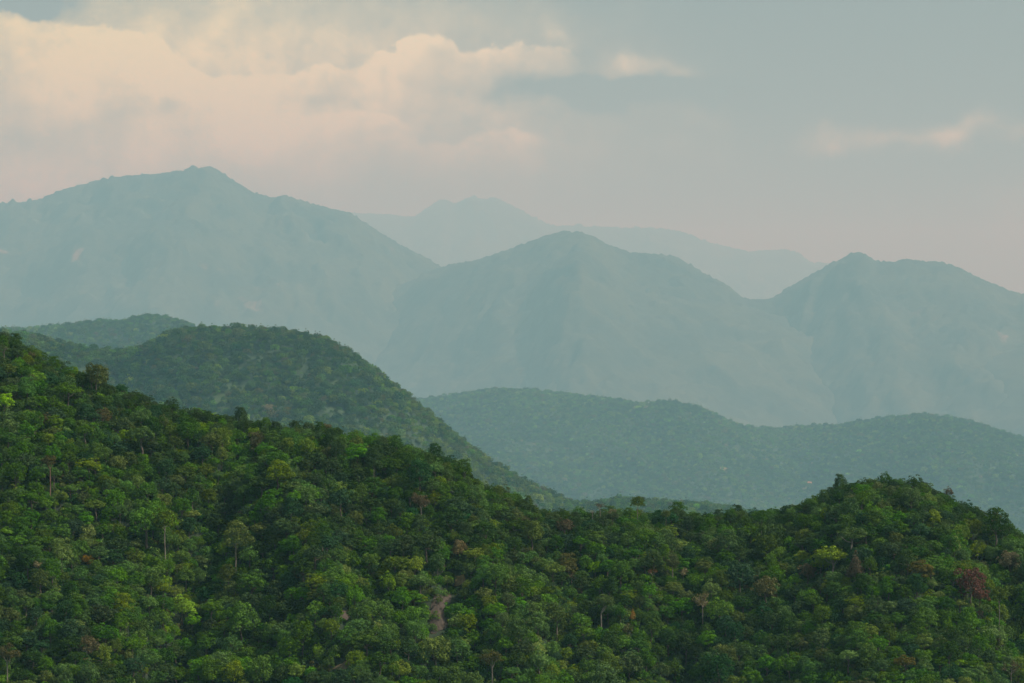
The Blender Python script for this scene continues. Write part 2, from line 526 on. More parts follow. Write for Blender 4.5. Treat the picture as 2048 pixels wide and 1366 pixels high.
near_o = sheet('forested_hillside', near.H, -290, 290, 430, 1160, 3.5, M_UNDER)
hill2_o = sheet('forested_hill', hill2.H, -2300, 1800, 3500, 8000, 26.0, M_MID)
hill2b_o = sheet('forested_hill', hill2b.H, -4600, 1600, 8000, 14600, 50.0, M_MID)
mid_o = sheet('forested_hill', mid.H, -5300, 6600, 11800, 21000, 62.0, M_MID)
sheet('mountain', m_left.H, -11000, 6000, 29000, 40000, 34.0, M_FAR)
sheet('mountain', m_mid.H, -6500, 10500, 24000, 36500, 35.0, M_FAR)
sheet('mountain', m_spur.H, -5500, 8000, 24500, 34500, 36.0, M_FAR)
sheet('mountain', m_back.H, -17500, 17500, 64000, 72000, 50.0, M_FAR)
sheet('mountain', m_side.H, 2200, 10500, 23500, 35500, 55.0, M_FAR)
xs_near = sheet('ground', valley, -1000, 1000, -900, 1100, 12.5, M_VALLEY)


def plain(x, y):
    return valley(x, y) - 1.5


sheet('ground', plain, -45000, 45000, -3000, 96000, 600.0, M_VALLEY)

# ------------------------------------------------------------------ haze: the humid air between the hills
HAZE = 0.000046
m, q, out = mat('humid_air')
pv = m.node_tree.nodes.new('ShaderNodeVolumePrincipled')
pv.inputs['Density'].default_value = HAZE
pv.inputs['Color'].default_value = (0.39, 0.88, 1.0, 1)
pv.inputs['Absorption Color'].default_value = (1, 1, 1, 1)
pv.inputs['Anisotropy'].default_value = 0.0
q.l.new(pv.outputs[0], out.inputs['Volume'])
hx, hy0, hy1, hz0, hz1 = 46000, -3800, 97000, -1735.0, 3020.0
co = np.array([[sx * hx, y, z] for z in (hz0, hz1) for y in (hy0, hy1) for sx in (-1, 1)], float)
qd = np.array([[0, 2, 3, 1], [4, 5, 7, 6], [0, 1, 5, 4], [2, 6, 7, 3], [0, 4, 6, 2], [1, 3, 7, 5]])
hm = mesh_from('haze', co, qd)
hm.materials.append(m)
haze = bpy.data.objects.new('haze', hm)
COL.objects.link(haze)
setp(haze, 'pale blue-grey humid haze filling the air between the hills', 'haze', None, 'stuff')

# ------------------------------------------------------------------ tree shapes
def leaves(rng, centres, radii, zsq, size, cover, mid_c, outward=-0.25, lift=0.35, jit=0.45):
    V, T = [], []
    for c, r in zip(centres, radii):
        n = int(cover * 4 * math.pi * r * r / (size * size))
        d = rng.normal(size=(n, 3))
        d /= np.linalg.norm(d, axis=1)[:, None]
        p = c + d * r * np.array([1, 1, zsq]) * rng.uniform(0.78, 1.06, (n, 1))
        o = p - mid_c
        o /= np.linalg.norm(o, axis=1)[:, None] + 1e-6
        keep = ((o * d).sum(1) > outward) & (d[:, 2] > -0.75)
        p, d = p[keep], d[keep]
        n = len(p)
        if n == 0:
            continue
        nr = d + np.array([0, 0, lift]) + rng.normal(size=(n, 3)) * jit
        nr /= np.linalg.norm(nr, axis=1)[:, None]
        t = np.cross(nr, rng.normal(size=(n, 3)))
        t /= np.linalg.norm(t, axis=1)[:, None] + 1e-6
        b = np.cross(nr, t)
        s = size * rng.uniform(0.55, 1.25, (n, 1))
        a = rng.uniform(0.38, 0.75, (n, 1))
        q4 = np.stack([p - t * s * .6, p - b * s * a * .6 + nr * s * .10, p + t * s * .6, p + b * s * a * .6 + nr * s * .10], 1)
        V.append(q4.reshape(-1, 3))
        lt = rng.uniform(0.78, 1.25)
        T.append(lt * rng.uniform(0.75, 1.25, n))
    V = np.concatenate(V)
    T = np.concatenate(T)
    Q = np.arange(len(V)).reshape(-1, 4)
    return V, Q, T


def tube(path, radii, sides=6):
    path = np.array(path, float)
    V, Q = [], []
    for i, (p, r) in enumerate(zip(path, radii)):
        d = path[min(i + 1, len(path) - 1)] - path[max(i - 1, 0)]
        d /= np.linalg.norm(d) + 1e-9
        a = np.cross(d, [0.31, 0.95, 0.05])
        a /= np.linalg.norm(a)
        b = np.cross(d, a)
        for k in range(sides):
            th = 2 * math.pi * k / sides
            V.append(p + r * (math.cos(th) * a + math.sin(th) * b))
    for i in range(len(path) - 1):
        for k in range(sides):
            k2 = (k + 1) % sides
            Q.append([i * sides + k, i * sides + k2, (i + 1) * sides + k2, (i + 1) * sides + k])
    return np.array(V), np.array(Q)


def merge(parts):
    V, Q, n = [], [], 0
    for v, q_ in parts:
        V.append(v)
        Q.append(q_ + n)
        n += len(v)
    return np.concatenate(V), np.concatenate(Q)


def trunk_for(rng, h0, tips, r0, lean=0.0):
    """tapered bole with limbs reaching to the given points"""
    k = 6
    top = np.array([lean * h0, rng.normal() * 0.03 * h0, h0])
    path = [np.array([0, 0, -1.5])] + [top * (i / k) ** 1.0 * np.array([1, 1, 1]) + np.array([rng.normal(), rng.normal(), 0]) * 0.02 * h0 * (0 < i < k) for i in range(0, k + 1)]
    parts = [tube(path, [r0 * 1.7] + [r0 * (1.25 - 0.65 * (i / k)) for i in range(k + 1)], 7)]
    for t in tips:
        s = top * rng.uniform(0.72, 0.98)
        mdl = (s + t) / 2 + np.array([0, 0, -0.12 * np.linalg.norm(t - s)]) + rng.normal(size=3) * 0.12
        parts.append(tube([s, (s * .6 + mdl * .4), mdl, t], [r0 * .5, r0 * .42, r0 * .30, r0 * .10], 5))
    return merge(parts)


def crown_shape(kind, seed, r, leaf, cover):
    rng = np.random.default_rng(seed)
    zq = 0.74
    n, fl, hgt, lr = {'layered': (40, 0.75, 1.6, 0.27), 'mound': (40, 0.7, 1.1, 0.26), 'dome': (34, 0.85, 1.45, 0.25), 'umbrella': (36, 0.50, 1.95, 0.22), 'tall': (38, 1.35, 2.0, 0.27),
                      'ragged': (26, 0.95, 1.6, 0.24), 'spire': (26, 1.9, 2.3, 0.27), 'bush': (12, 0.8, 0.35, 0.36)}[kind]
    hgt *= r
    C, R = [], []
    for i in range(n):
        # even spread over a dome (golden spiral) with jitter
        zt = 1 - (i + 0.5) / n * (1.65 if kind != 'umbrella' else 1.3)
        th = i * 2.399 + rng.uniform(-.35, .35)
        rr = math.sqrt(max(0, 1 - zt * zt))
        l = r * lr * rng.uniform(0.6, 1.45)
        if kind == 'spire':
            tt = (i + .5) / n
            rr = tt * 0.95
            zt = 1 - tt * 1.55
            l = r * (0.18 + 0.30 * tt)
        k = (rng.uniform(0.72, 1.16) if kind != 'ragged' else rng.uniform(0.6, 1.12)) * (1 + 0.14 * math.sin(2 * th + seed) + 0.12 * math.sin(3 * th + 2 * seed))
        p = np.array([math.cos(th) * rr * (r - l * .6) * k, math.sin(th) * rr * (r - l * .6) * k, zt * (r - l * .5) * fl * k])
        C.append(p)
        R.append(l)
    C.append(np.zeros(3))
    R.append(r * min(0.70, 0.70 * max(fl, .6)))
    C = np.array(C)
    C[:, 2] += hgt
    if kind == 'umbrella':
        C[-1, 2] -= 0.1 * r
        R[-1] = r * 0.4
    V, Q, T = leaves(rng, C, R, {'umbrella': 0.5, 'layered': 0.36}.get(kind, 0.74), leaf, cover, np.array([0, 0, hgt - 0.3 * r]),
                     jit=0.45)
    tips = C[rng.choice(len(C) - 1, 5, replace=False)] if kind != 'bush' else []
    tv = trunk_for(rng, max(hgt - r * fl * 0.35, 0.4), tips, 0.055 * r + 0.06, rng.normal() * 0.04)
    return (V, Q, T), tv


def mk_mesh(name, V, Q, T=None, materials=()):
    me = mesh_from(name, V, Q)
    if T is not None:
        a = me.attributes.new('tone', 'FLOAT', 'FACE')
        a.data.foreach_set('value', np.asarray(T, np.float32))
    for m_ in materials:
        me.materials.append(m_)
    return me


SHAPES = []           # (crown mesh, trunk mesh, joined mesh, nominal radius)
kinds = ['dome', 'dome', 'umbrella', 'tall', 'ragged', 'dome', 'tall', 'umbrella', 'ragged', 'spire', 'layered', 'mound', 'layered', 'mound', 'ragged', 'layered']
SH_W = np.array([2, 2, .6, 2.0, 2.2, 2, 1.8, .5, 2.2, 0.0, 2.6, 2.6, 2.6, 2.6, 2.2, 2.2])
SH_W = SH_W / SH_W.sum()
for i, k in enumerate(kinds):
    (V, Q, T), (tv, tq) = crown_shape(k, 100 + i, 3.4, 0.44, 1.25)
    cm = mk_mesh('crown', V, Q, T, [LEAF['dark green']])
    tm = mk_mesh('trunk', tv, tq, None, [BARK])
    jm = mk_mesh('forest_tree', *merge([(V, Q), (tv, tq)]), np.concatenate([T, np.ones(len(tq))]), [LEAF['dark green'], BARK])
    mi = np.zeros(len(Q) + len(tq), np.int32)
    mi[len(Q):] = 1
    jm.polygons.foreach_set('material_index', mi)
    SHAPES.append((cm, tm, jm))
FARS = []
for i, k in enumerate(['dome', 'mound', 'ragged', 'layered']):
    (V, Q, T), _ = crown_shape(k, 200 + i, 3.4, 0.70, 0.9)
    FARS.append(mk_mesh('forest_tree', V, Q, T, [LEAF['dark green']]))
BUSH = []
for i in range(3):
    (V, Q, T), _ = crown_shape('bush', 300 + i, 2.2, 0.45, 1.0)
    BUSH.append(mk_mesh('shrub', V, Q, T, [LEAF['dark green']]))


def library(name, meshes, cols):
    c = bpy.data.collections.new(name)
    k = 0
    for me in meshes:
        for cn in cols:
            o = bpy.data.objects.new('%s.%03d' % (name, k), me)
            o.material_slots[0].link = 'OBJECT'
            o.material_slots[0].material = LEAF[cn]
            c.objects.link(o)
            k += 1
    return c


FCOLS = ['dark green', 'deep blue-green', 'mid green', 'grass green', 'yellow-green', 'lime green', 'olive', 'brownish olive', 'dusky brown', 'straw-coloured']
LIB_NEAR = library('near_tree', [s[2] for s in SHAPES], FCOLS)
LIB_FAR = library('far_tree', FARS, FCOLS)
LIB_BUSH = library('low_shrub', BUSH, FCOLS)
NC = len(FCOLS)


def scatter(name, P, scale, rotz, pick, coll, label, cat):
    me = bpy.data.meshes.new(name)
    me.vertices.add(len(P))
    me.vertices.foreach_set('co', np.asarray(P, np.float32).ravel())
    for nm, arr, ty in (('size', scale, 'FLOAT'), ('turn', rotz, 'FLOAT'), ('pick', pick, 'INT')):
        a = me.attributes.new(nm, ty, 'POINT')
        a.data.foreach_set('value', np.asarray(arr, np.int32 if ty == 'INT' else np.float32))
    o = bpy.data.objects.new(name, me)
    COL.objects.link(o)
    ng = bpy.data.node_groups.new(name + '_nodes', 'GeometryNodeTree')
    ng.interface.new_socket('Geometry', in_out='INPUT', socket_type='NodeSocketGeometry')
    ng.interface.new_socket('Geometry', in_out='OUTPUT', socket_type='NodeSocketGeometry')
    N, L = ng.nodes, ng.links
    gi, go = N.new('NodeGroupInput'), N.new('NodeGroupOutput')
    m2p = N.new('GeometryNodeMeshToPoints')
    L.new(gi.outputs[0], m2p.inputs[0])
    ci = N.new('GeometryNodeCollectionInfo')
    ci.inputs['Collection'].default_value = coll
    ci.inputs['Separate Children'].default_value = True
    ci.inputs['Reset Children'].default_value = True
    iop = N.new('GeometryNodeInstanceOnPoints')
    iop.inputs['Pick Instance'].default_value = True

    def na(nm, ty):
        n = N.new('GeometryNodeInputNamedAttribute')
        n.data_type = ty
        n.inputs['Name'].default_value = nm
        return n.outputs['Attribute']
    L.new(m2p.outputs[0], iop.inputs['Points'])
    L.new(ci.outputs[0], iop.inputs['Instance'])
    L.new(na('pick', 'INT'), iop.inputs['Instance Index'])
    cx = N.new('ShaderNodeCombineXYZ')
    L.new(na('turn', 'FLOAT'), cx.inputs[2])
    L.new(cx.outputs[0], iop.inputs['Rotation'])
    sx = N.new('ShaderNodeCombineXYZ')
    for ax, (lo, hi, sdv) in enumerate(((0.85, 1.2, 3), (0.85, 1.2, 5), (0.85, 1.2, 8))):
        rv = N.new('FunctionNodeRandomValue')
        rv.data_type = 'FLOAT'
        rv.inputs[2].default_value = lo
        rv.inputs[3].default_value = hi
        rv.inputs['Seed'].default_value = sdv
        mu = N.new('ShaderNodeMath')
        mu.operation = 'MULTIPLY'
        L.new(rv.outputs[1], mu.inputs[0])
        L.new(na('size', 'FLOAT'), mu.inputs[1])
        L.new(mu.outputs[0], sx.inputs[ax])
    L.new(sx.outputs[0], iop.inputs['Scale'])
    L.new(iop.outputs[0], go.inputs[0])
    md = o.modifiers.new('trees', 'NODES')
    md.node_group = ng
    setp(o, label, cat, None, 'stuff')
    return o


def pick_colors(rng, n, w):
    w = np.asarray(w, float)
    if w.ndim == 1:
        return rng.choice(NC, n, p=w / w.sum())
    w = w / w.sum(1)[:, None]
    c = w.cumsum(1)
    return (rng.uniform(size=(n, 1)) > c).sum(1).clip(0, NC - 1)


def poisson(rng, x0, x1, y0, y1, rad, tries, inside, fixed=None, k=0.86):
    """dart throwing with a radius per tree; rad(n) gives sizes, inside(x,y) a mask"""
    cell = 5.0
    grid = {}
    out = []

    def near_ok(x, y, r):
        ci, cj = int(x // cell), int(y // cell)
        for a in (-2, -1, 0, 1, 2):
            for b in (-2, -1, 0, 1, 2):
                for (X, Y, R) in grid.get((ci + a, cj + b), ()):
                    if (x - X) ** 2 + (y - Y) ** 2 < ((r + R) * k) ** 2:
                        return False
        return True

    def put(x, y, r):
        grid.setdefault((int(x // cell), int(y // cell)), []).append((x, y, r))
    for f_ in (fixed or ()):
        put(*f_)
    X = rng.uniform(x0, x1, tries)
    Y = rng.uniform(y0, y1, tries)
    Rr = np.sort(rad(tries))[::-1] * 0.5 + rad(tries) * 0.5
    ok = inside(X, Y)
    for x, y, r in zip(X[ok], Y[ok], Rr[ok]):
        if near_ok(x, y, r):
            put(x, y, r)
            out.append((x, y, r))
    return np.array(out)


# ------------------------------------------------------------------ single trees one can tell apart in the photograph
# (px, row of crown middle, crown width px, shape index or 'bare'/'thin', colour, bark, label)
SP = [
    (1405, 1195, 54, 'thin', 'straw-coloured', 'pale', 'nearly bare straw-coloured tree with pale forked trunk and wide fan of twigs', 2.6),
    (1942, 1165, 50, 6, 'red-brown', None, 'rusty red-brown dying tree on the lower flank of the domed hill', 2.0),
    (1960, 1190, 34, 4, 'red-brown', None, 'smaller rusty brown tree touching the big red-brown dying tree', 2.0),
    (1665, 1112, 58, 2, 'yellow-green', 'pale', 'flat-topped tree with yellow-tinged crown and pale trunk beneath', 2.6),
    (1190, 1136, 29, 0, 'lime green', None, 'small vivid lime-green tree alone among dark crowns below the saddle', 2.1),
    (364, 1215, 46, 1, 'lime green', None, 'broad glowing lime-green tree in the lower forest under the high ridge', 2.0),
    (385, 1240, 30, 4, 'lime green', None, 'smaller lime-green tree joined to the broad glowing lime-green one', 2.0),
    (292, 1045, 70, 5, 'grass green', None, 'large fresh green feathery tree in the middle of the high ridge slope', 2.1),
    (335, 1078, 46, 4, 'grass green', None, 'fresh green tree just below the large feathery one', 2.1),
    (1440, 1222, 48, 1, 'grass green', None, 'round fresh green tree beside the nearly bare straw-coloured tree', 2.0),
    (192, 752, 56, 0, 'olive', None, 'big brown-green domed tree standing above the crest of the high ridge', 2.0),
    (1275, 1005, 29, 0, 'olive', 'pale', 'round-headed tree on a clear pale trunk on the saddle skyline', 3.6),
    (1200, 1012, 24, 'thin', 'dusky brown', 'pale', 'gaunt half-dead tree with pale upright limbs on the saddle skyline', 4.2),
    (1185, 1025, 18, 'bare', None, 'pale', 'slim leafless grey tree leaning beside the gaunt one on the saddle', 4.2),
    (1226, 1018, 18, 'thin', 'straw-coloured', 'pale', 'little pale dry tree on the saddle between the gaunt tree and the round-headed one', 3.2),
    (842, 1000, 42, 'thin2', 'dusky brown', 'pale', 'thin grey-brown tree with white forked limbs showing through its crown', 2.6),
    (1202, 1205, 56, 'thin2', 'olive', 'pale', 'spreading olive tree with pale branches showing on the lower slope', 2.4),
    (175, 1120, 22, 5, 'orange-yellow', None, 'small orange-yellow crown glowing in the dark lower forest', 2.0),
    (330, 1042, 54, 8, 'olive', 'pale', 'thin olive tree on a tall bare pole of a trunk', 3.2),
    (472, 1075, 52, 3, 'olive', 'pale', 'greyish olive tree with two slender pale stems', 3.0),
    (748, 925, 36, 3, 'dark green', 'pale', 'dark tree with short white trunk just below the high ridge crest', 3.6),
    (1332, 1028, 19, 0, 'olive', 'pale', 'small-headed tree on a very tall pale trunk below the saddle skyline', 5.0),
    (1898, 984, 22, 4, 'dusky brown', None, 'thin brown tree sticking up from the shoulder of the domed hill', 3.2),
    (1711, 1135, 36, 9, 'dusky brown', None, 'pointed dark brown tree beside the flat-topped yellow-tinged tree', 2.0),
    (1616, 1142, 40, 8, 'dusky brown', None, 'ragged brown tree on the far side of the flat-topped yellow-tinged tree', 2.0),
    (1705, 1070, 56, 7, 'mid green', 'pale', 'wide spreading green tree with pale branches on the domed hill face', 2.2),
    (100, 925, 34, 'thin2', 'brownish olive', 'red', 'dying tree with thick reddish trunk on the high ridge slope', 4.2),
    (176, 1292, 44, 8, 'dusky brown', None, 'purplish brown leafless-looking crown in the lowest row of trees', 2.0),
    (984, 1320, 40, 'thin2', 'brownish olive', 'pale', 'browning tree with pale trunk at the foot of the slope', 2.6),
    (1130, 1052, 36, 8, 'dusky brown', None, 'mauve-brown dry tree below the saddle skyline', 2.2),
    (1266, 1232, 15, 9, 'orange-yellow', None, 'tiny orange-tipped pointed crown on the lower slope', 2.4),
    (1305, 1142, 18, 'thin', 'red-brown', 'pale', 'small dead tree with reddish twigs and a white forked trunk', 2.8),
    (1366, 1146, 26, 'thin', 'straw-coloured', 'pale', 'small pale straw tree uphill of the nearly bare straw-coloured one', 2.4),
    (1345, 1120, 44, 'thin2', 'olive', 'pale', 'olive tree with light branches spreading through its crown', 2.4),
    (14, 1305, 44, 'thin2', 'brownish olive', 'pale', 'pale-stemmed thin tree at the very edge of the lowest forest', 3.0),
    (8, 664, 30, 0, 'dark green', None, 'dark round tree at the very top of the high ridge', 2.6),
    (8, 700, 20, 'bare', None, 'pale', 'leafless grey tree just under the topmost tree of the high ridge', 3.0),
    (2022, 1335, 36, 'thin', 'dusky brown', 'pale', 'dry twiggy tree with pale limbs at the bottom of the domed hill', 2.6),
    (1143, 1150, 24, 'thin', 'dusky brown', None, 'narrow grey-brown dry tree near the vivid lime-green one', 3.2),
    (1480, 1152, 62, 0, 'deep blue-green', None, 'massive dark blue-green domed tree above the fresh green round one', 2.0),
    (1258, 1335, 52, 1, 'mid green', None, 'broad rounded green tree in the lowest row right of centre', 2.0),
    (636, 1298, 22, 1, 'lime green', None, 'little brilliant lime-green crown above the dry grass gap', 2.0),
    (1920, 1208, 24, 2, 'yellow-green', None, 'little yellow-topped tree just below the rusty red-brown tree', 2.2),
    (1921, 1326, 26, 7, 'lime green', None, 'flat bright green spray of a tree low on the domed hill', 2.2),
    (1865, 1168, 22, 4, 'yellow-green', None, 'small yellowish tree uphill and left of the rusty red-brown tree', 2.2),
    (1998, 1190, 40, 8, 'olive', 'pale', 'thin tree on a very tall pale trunk beyond the rusty red-brown tree', 4.8),
    (1790, 1236, 20, 3, 'grass green', 'pale', 'slim light green tree on a thin white trunk low on the domed hill', 4.5),
    (1523, 1035, 24, 3, 'mid green', 'pale', 'slender tree with a white bent trunk near the saddle crest', 4.5),
    (1590, 1160, 24, 1, 'lime green', None, 'small bright green tree between two ragged brown ones', 2.0),
    (1945, 1055, 40, 5, 'olive', None, 'yellow-olive tree on the sunlit spur of the domed hill', 2.2),
    (1955, 1100, 36, 1, 'yellow-green', None, 'yellow-green tree lower down the sunlit spur of the domed hill', 2.0),
    (240, 1022, 28, 0, 'mid green', 'pale', 'small round tree on a thin stem in the dark middle of the slope', 3.4),
    (1530, 1175, 56, 8, 'brownish olive', None, 'wide dull brown tree beside the massive dark domed tree', 2.0),
    (872, 1300, 60, 5, 'yellow-green', None, 'yellow-green rounded tree directly downhill of the bare earth scar', 2.0),
    (740, 1120, 34, 5, 'grass green', None, 'bright green tree uphill of the bare earth scar on the open slope', 2.0),
    (282, 836, 40, 1, 'mid green', None, 'round green crown a little below the high ridge crest', 2.2),
    (283, 870, 60, 7, 'mid green', None, 'wide layered green tree halfway down the high ridge slope', 2.2),
    (140, 846, 24, 0, 'grass green', None, 'small light green ball-shaped tree on the upper high ridge slope', 2.2),
    (78, 1130, 26, 'thin2', 'straw-coloured', 'pale', 'small tree with straw-coloured twigs in the dark lower left forest', 2.4),
    (1578, 1330, 46, 1, 'grass green', None, 'fresh green rounded tree in the lowest row under the domed hill', 2.0),
]


def find_spot(px, row, hgt):
    """place on the near slope where a thing of this height above ground shows at the photo row"""
    ys = np.arange(900 * NK, 1230 * NK, 0.4)
    xs = (px - 1024) / F * ys
    z = near.H(xs, ys)
    r = HZ - (z + hgt) / ys * F
    Y, _ = near.crest(xs)
    ok = ys < Y + 6
    d = np.abs(r - row) + np.where(ok, 0, 1e4)
    i = int(np.argmin(d))
    return xs[i], ys[i], z[i]


def limb_tree(seed, r, h, leafy, size=0.34):
    """tree whose limbs show: recursive forks, with or without small leaf tufts at the tips"""
    rng = np.random.default_rng(seed)
    parts, tips = [], []

    def grow(p, d, l, rad, lev):
        n = p + d * l
        midp = (p + n) / 2 + rng.normal(size=3) * l * 0.06
        parts.append(tube([p, midp, n], [rad, rad * .85, rad * .62], 6 if lev < 2 else 4))
        if lev >= 4 or l < 0.35:
            tips.append(n)
            return
        if lev >= 2:
            tips.append(midp)
        k = 3 if lev < 2 else 2 + (rng.uniform() < 0.4)
        for _ in range(k):
            nd = d * 0.75 + rng.normal(size=3) * np.array([.62, .62, .30]) + np.array([0, 0, 0.12])
            nd /= np.linalg.norm(nd)
            grow(n, nd, l * rng.uniform(0.55, 0.82), rad * 0.60, lev + 1)
    base = np.array([0, 0, h - 1.05 * r])
    r0 = 0.04 * r + 0.09
    parts.append(tube([[0, 0, -1.5], [0, 0, 0], base * 0.5 + [0.1, 0.05, 0], base], [r0 * 1.5, r0 * 1.25, r0, r0 * .85], 7))
    for _ in range(3):
        d = rng.normal(size=3) * np.array([.6, .6, 0.15]) + np.array([0, 0, 0.8])
        d /= np.linalg.norm(d)
        grow(base, d, r * 0.62, r0 * 0.62, 1)
    V, Q = merge(parts)
    tips = np.array(tips)
    ex = np.abs(tips[:, :2]).max()
    k = r / max(ex, .1)
    V[:, :2] *= k
    tips[:, :2] *= k
    if not leafy:
        return None, (V, Q)
    lv = leaves(rng, tips, [0.55 * r / 4 + 0.25] * len(tips), 0.7, size, leafy, np.array([0, 0, h - r]), outward=-2)
    return lv, (V, Q)


def place_tree(name, x, y, z, s, rot, cm, tm, colour, bark, label, group, stretchy=False):
    e = bpy.data.objects.new(name, None)
    e.empty_display_size = 1.0
    e.location = (x, y, z)
    e.rotation_euler = (0, 0, rot)
    q_ = random.Random(int(abs(x * 97 + y * 31)))
    e.scale = (s * q_.uniform(0.88, 1.15), s * q_.uniform(0.88, 1.15), s * q_.uniform(0.9, 1.12)) if stretchy else (s, s, s)
    COL.objects.link(e)
    setp(e, label, 'tree', group)
    t = bpy.data.objects.new('trunk', tm)
    t.parent = e
    COL.objects.link(t)
    t.material_slots[0].link = 'OBJECT'
    t.material_slots[0].material = bark
    if cm is not None:
        c = bpy.data.objects.new('crown', cm)
        c.parent = e
        COL.objects.link(c)
        c.material_slots[0].link = 'OBJECT'
        c.material_slots[0].material = LEAF[colour]
    return e


SLOPE_GROUP = 'forest trees on the near slope'
fixed = []
special = []
barkm = {None: BARK, 'pale': PALE, 'red': REDBARK}
for i, (px, row, wpx, shp, colour, bark, label, hk) in enumerate(SP):
    r = wpx / 2 / F * 1130.0 * NK
    if isinstance(shp, int):
        k = kinds[shp]
        hn = {'dome': 1.45, 'umbrella': 1.95, 'tall': 2.0, 'ragged': 1.6, 'spire': 2.3, 'layered': 1.6, 'mound': 1.1}[k] * 3.4
        s = r / 3.4
        stretch = max(hk * r / (hn * s), 1.0) if hk > 2.7 else 1.0
        hc = hn * s * stretch
    else:
        s, stretch, hc = 1.0, 1.0, hk * r
    x, y, z = find_spot(px, row, hc)
    z = float(near.H(x, y))
    special.append(dict(px=px, row=row, w=wpx, x=x, y=y, z=z, r=r, label=label))
    if isinstance(shp, int):
        cm, tm, _ = SHAPES[shp]
        if stretch > 1.0:
            # long clear bole: same crown lifted on a taller trunk
            lift = (hc - hn * s) / s
            cm2 = cm.copy()
            a = np.empty(len(cm2.vertices) * 3, np.float32)
            cm2.vertices.foreach_get('co', a)
            a = a.reshape(-1, 3)
            a[:, 2] += lift
            cm2.vertices.foreach_set('co', a.ravel())
            tm2 = tm.copy()
            b = np.empty(len(tm2.vertices) * 3, np.float32)
            tm2.vertices.foreach_get('co', b)
            b = b.reshape(-1, 3)
            b[:, 2] += lift * np.clip(b[:, 2] / (hn * 0.6), 0, 1)
            b[:, :2] *= 0.6
            tm2.vertices.foreach_set('co', b.ravel())
            cm, tm = cm2, tm2
        place_tree('broadleaf_tree', x, y, z, s, i * 1.7, cm, tm, colour, barkm[bark], label, SLOPE_GROUP)
    else:
        lf = {'bare': 0, 'thin': 0.14, 'thin2': 0.45}[shp]
        lv, (tv, tq) = limb_tree(500 + i, r, hc + r * 0.3, lf)
        tm = mk_mesh('trunk', tv, tq, None, [BARK])
        cm = mk_mesh('crown', *lv, [LEAF['dark green']]) if lv else None
        place_tree('sparse_tree', x, y, z, 1.0, 0.0, cm, tm, colour, barkm[bark or None], label, 'half-bare trees on the near slope')
    fixed.append((x, y, r * 0.9))

# ------------------------------------------------------------------ bare ground showing on the slope
def bare_patch(name, pts, hill, m_, label, lift=0.25, cat=None, ymin=900 * NK, ymax=1200 * NK, step=0.4, n=26):
    """sheet laid on the slope, outlined by photo pixels found on the ground"""
    W3 = []
    for (px, row) in pts:
        ys = np.arange(ymin, ymax, step)
        xs = (px - 1024) / F * ys
        z = hill.H(xs, ys)
        r = HZ - z / ys * F
        i = int(np.argmax(r < row)) if (r < row).any() else int(np.argmin(np.abs(r - row)))
        W3.append((xs[i], ys[i]))
    W3 = np.array(W3)
    c = W3.mean(0)
    V, Q = [], []
    k = len(W3)
    rings = [0.0001, 0.25, 0.5, 0.75, 1.0]
    sub = 3
    O = np.array([W3[j // sub] * (1 - (j % sub) / sub) + W3[(j // sub + 1) % k] * (j % sub) / sub for j in range(k * sub)])
    jt = np.random.default_rng(3).normal(size=(k * sub, 2)) * 0.05 * np.abs(O - c).mean()
    O = O + jt
    for t in rings:
        for p in O:
            w = c + (p - c) * t
            V.append((w[0], w[1], float(hill.H(w[0], w[1])) + lift))
    kk = k * sub
    for a in range(len(rings) - 1):
        for j in range(kk):
            Q.append([a * kk + j, a * kk + (j + 1) % kk, (a + 1) * kk + (j + 1) % kk, (a + 1) * kk + j])
    me = mesh_from(name, np.array(V), np.array(Q))
    me.materials.append(m_)
    o = bpy.data.objects.new(name, me)
    COL.objects.link(o)
    setp(o, label, None, None, 'structure')
    return W3, c


def earth_material(name, ca, cb, sc=0.9):
    m_, q_, out_ = mat(name)
    geo = q_.node('ShaderNodeNewGeometry', out=0)
    mp = m_.node_tree.nodes.new('ShaderNodeMapping')
    mp.inputs['Scale'].default_value = (1.0, 0.45, 0.3)
    q_.l.new(geo, mp.inputs[0])
    n = q_.noise(mp.outputs[0], sc, 6.0, 0.7)
    c = q_.mixc(q_.smooth(n, 0.35, 0.68), rgb(*ca), rgb(*cb))
    bp = m_.node_tree.nodes.new('ShaderNodeBump')
    bp.inputs['Strength'].default_value = 0.6
    bp.inputs['Distance'].default_value = 0.4
    q_.put(bp.inputs['Height'], n)
    p = q_.node('ShaderNodeBsdfPrincipled', Base_Color=c, Roughness=0.95)
    q_.l.new(bp.outputs[0], p.node.inputs['Normal'])
    q_.l.new(p, out_.inputs[0])
    return m_


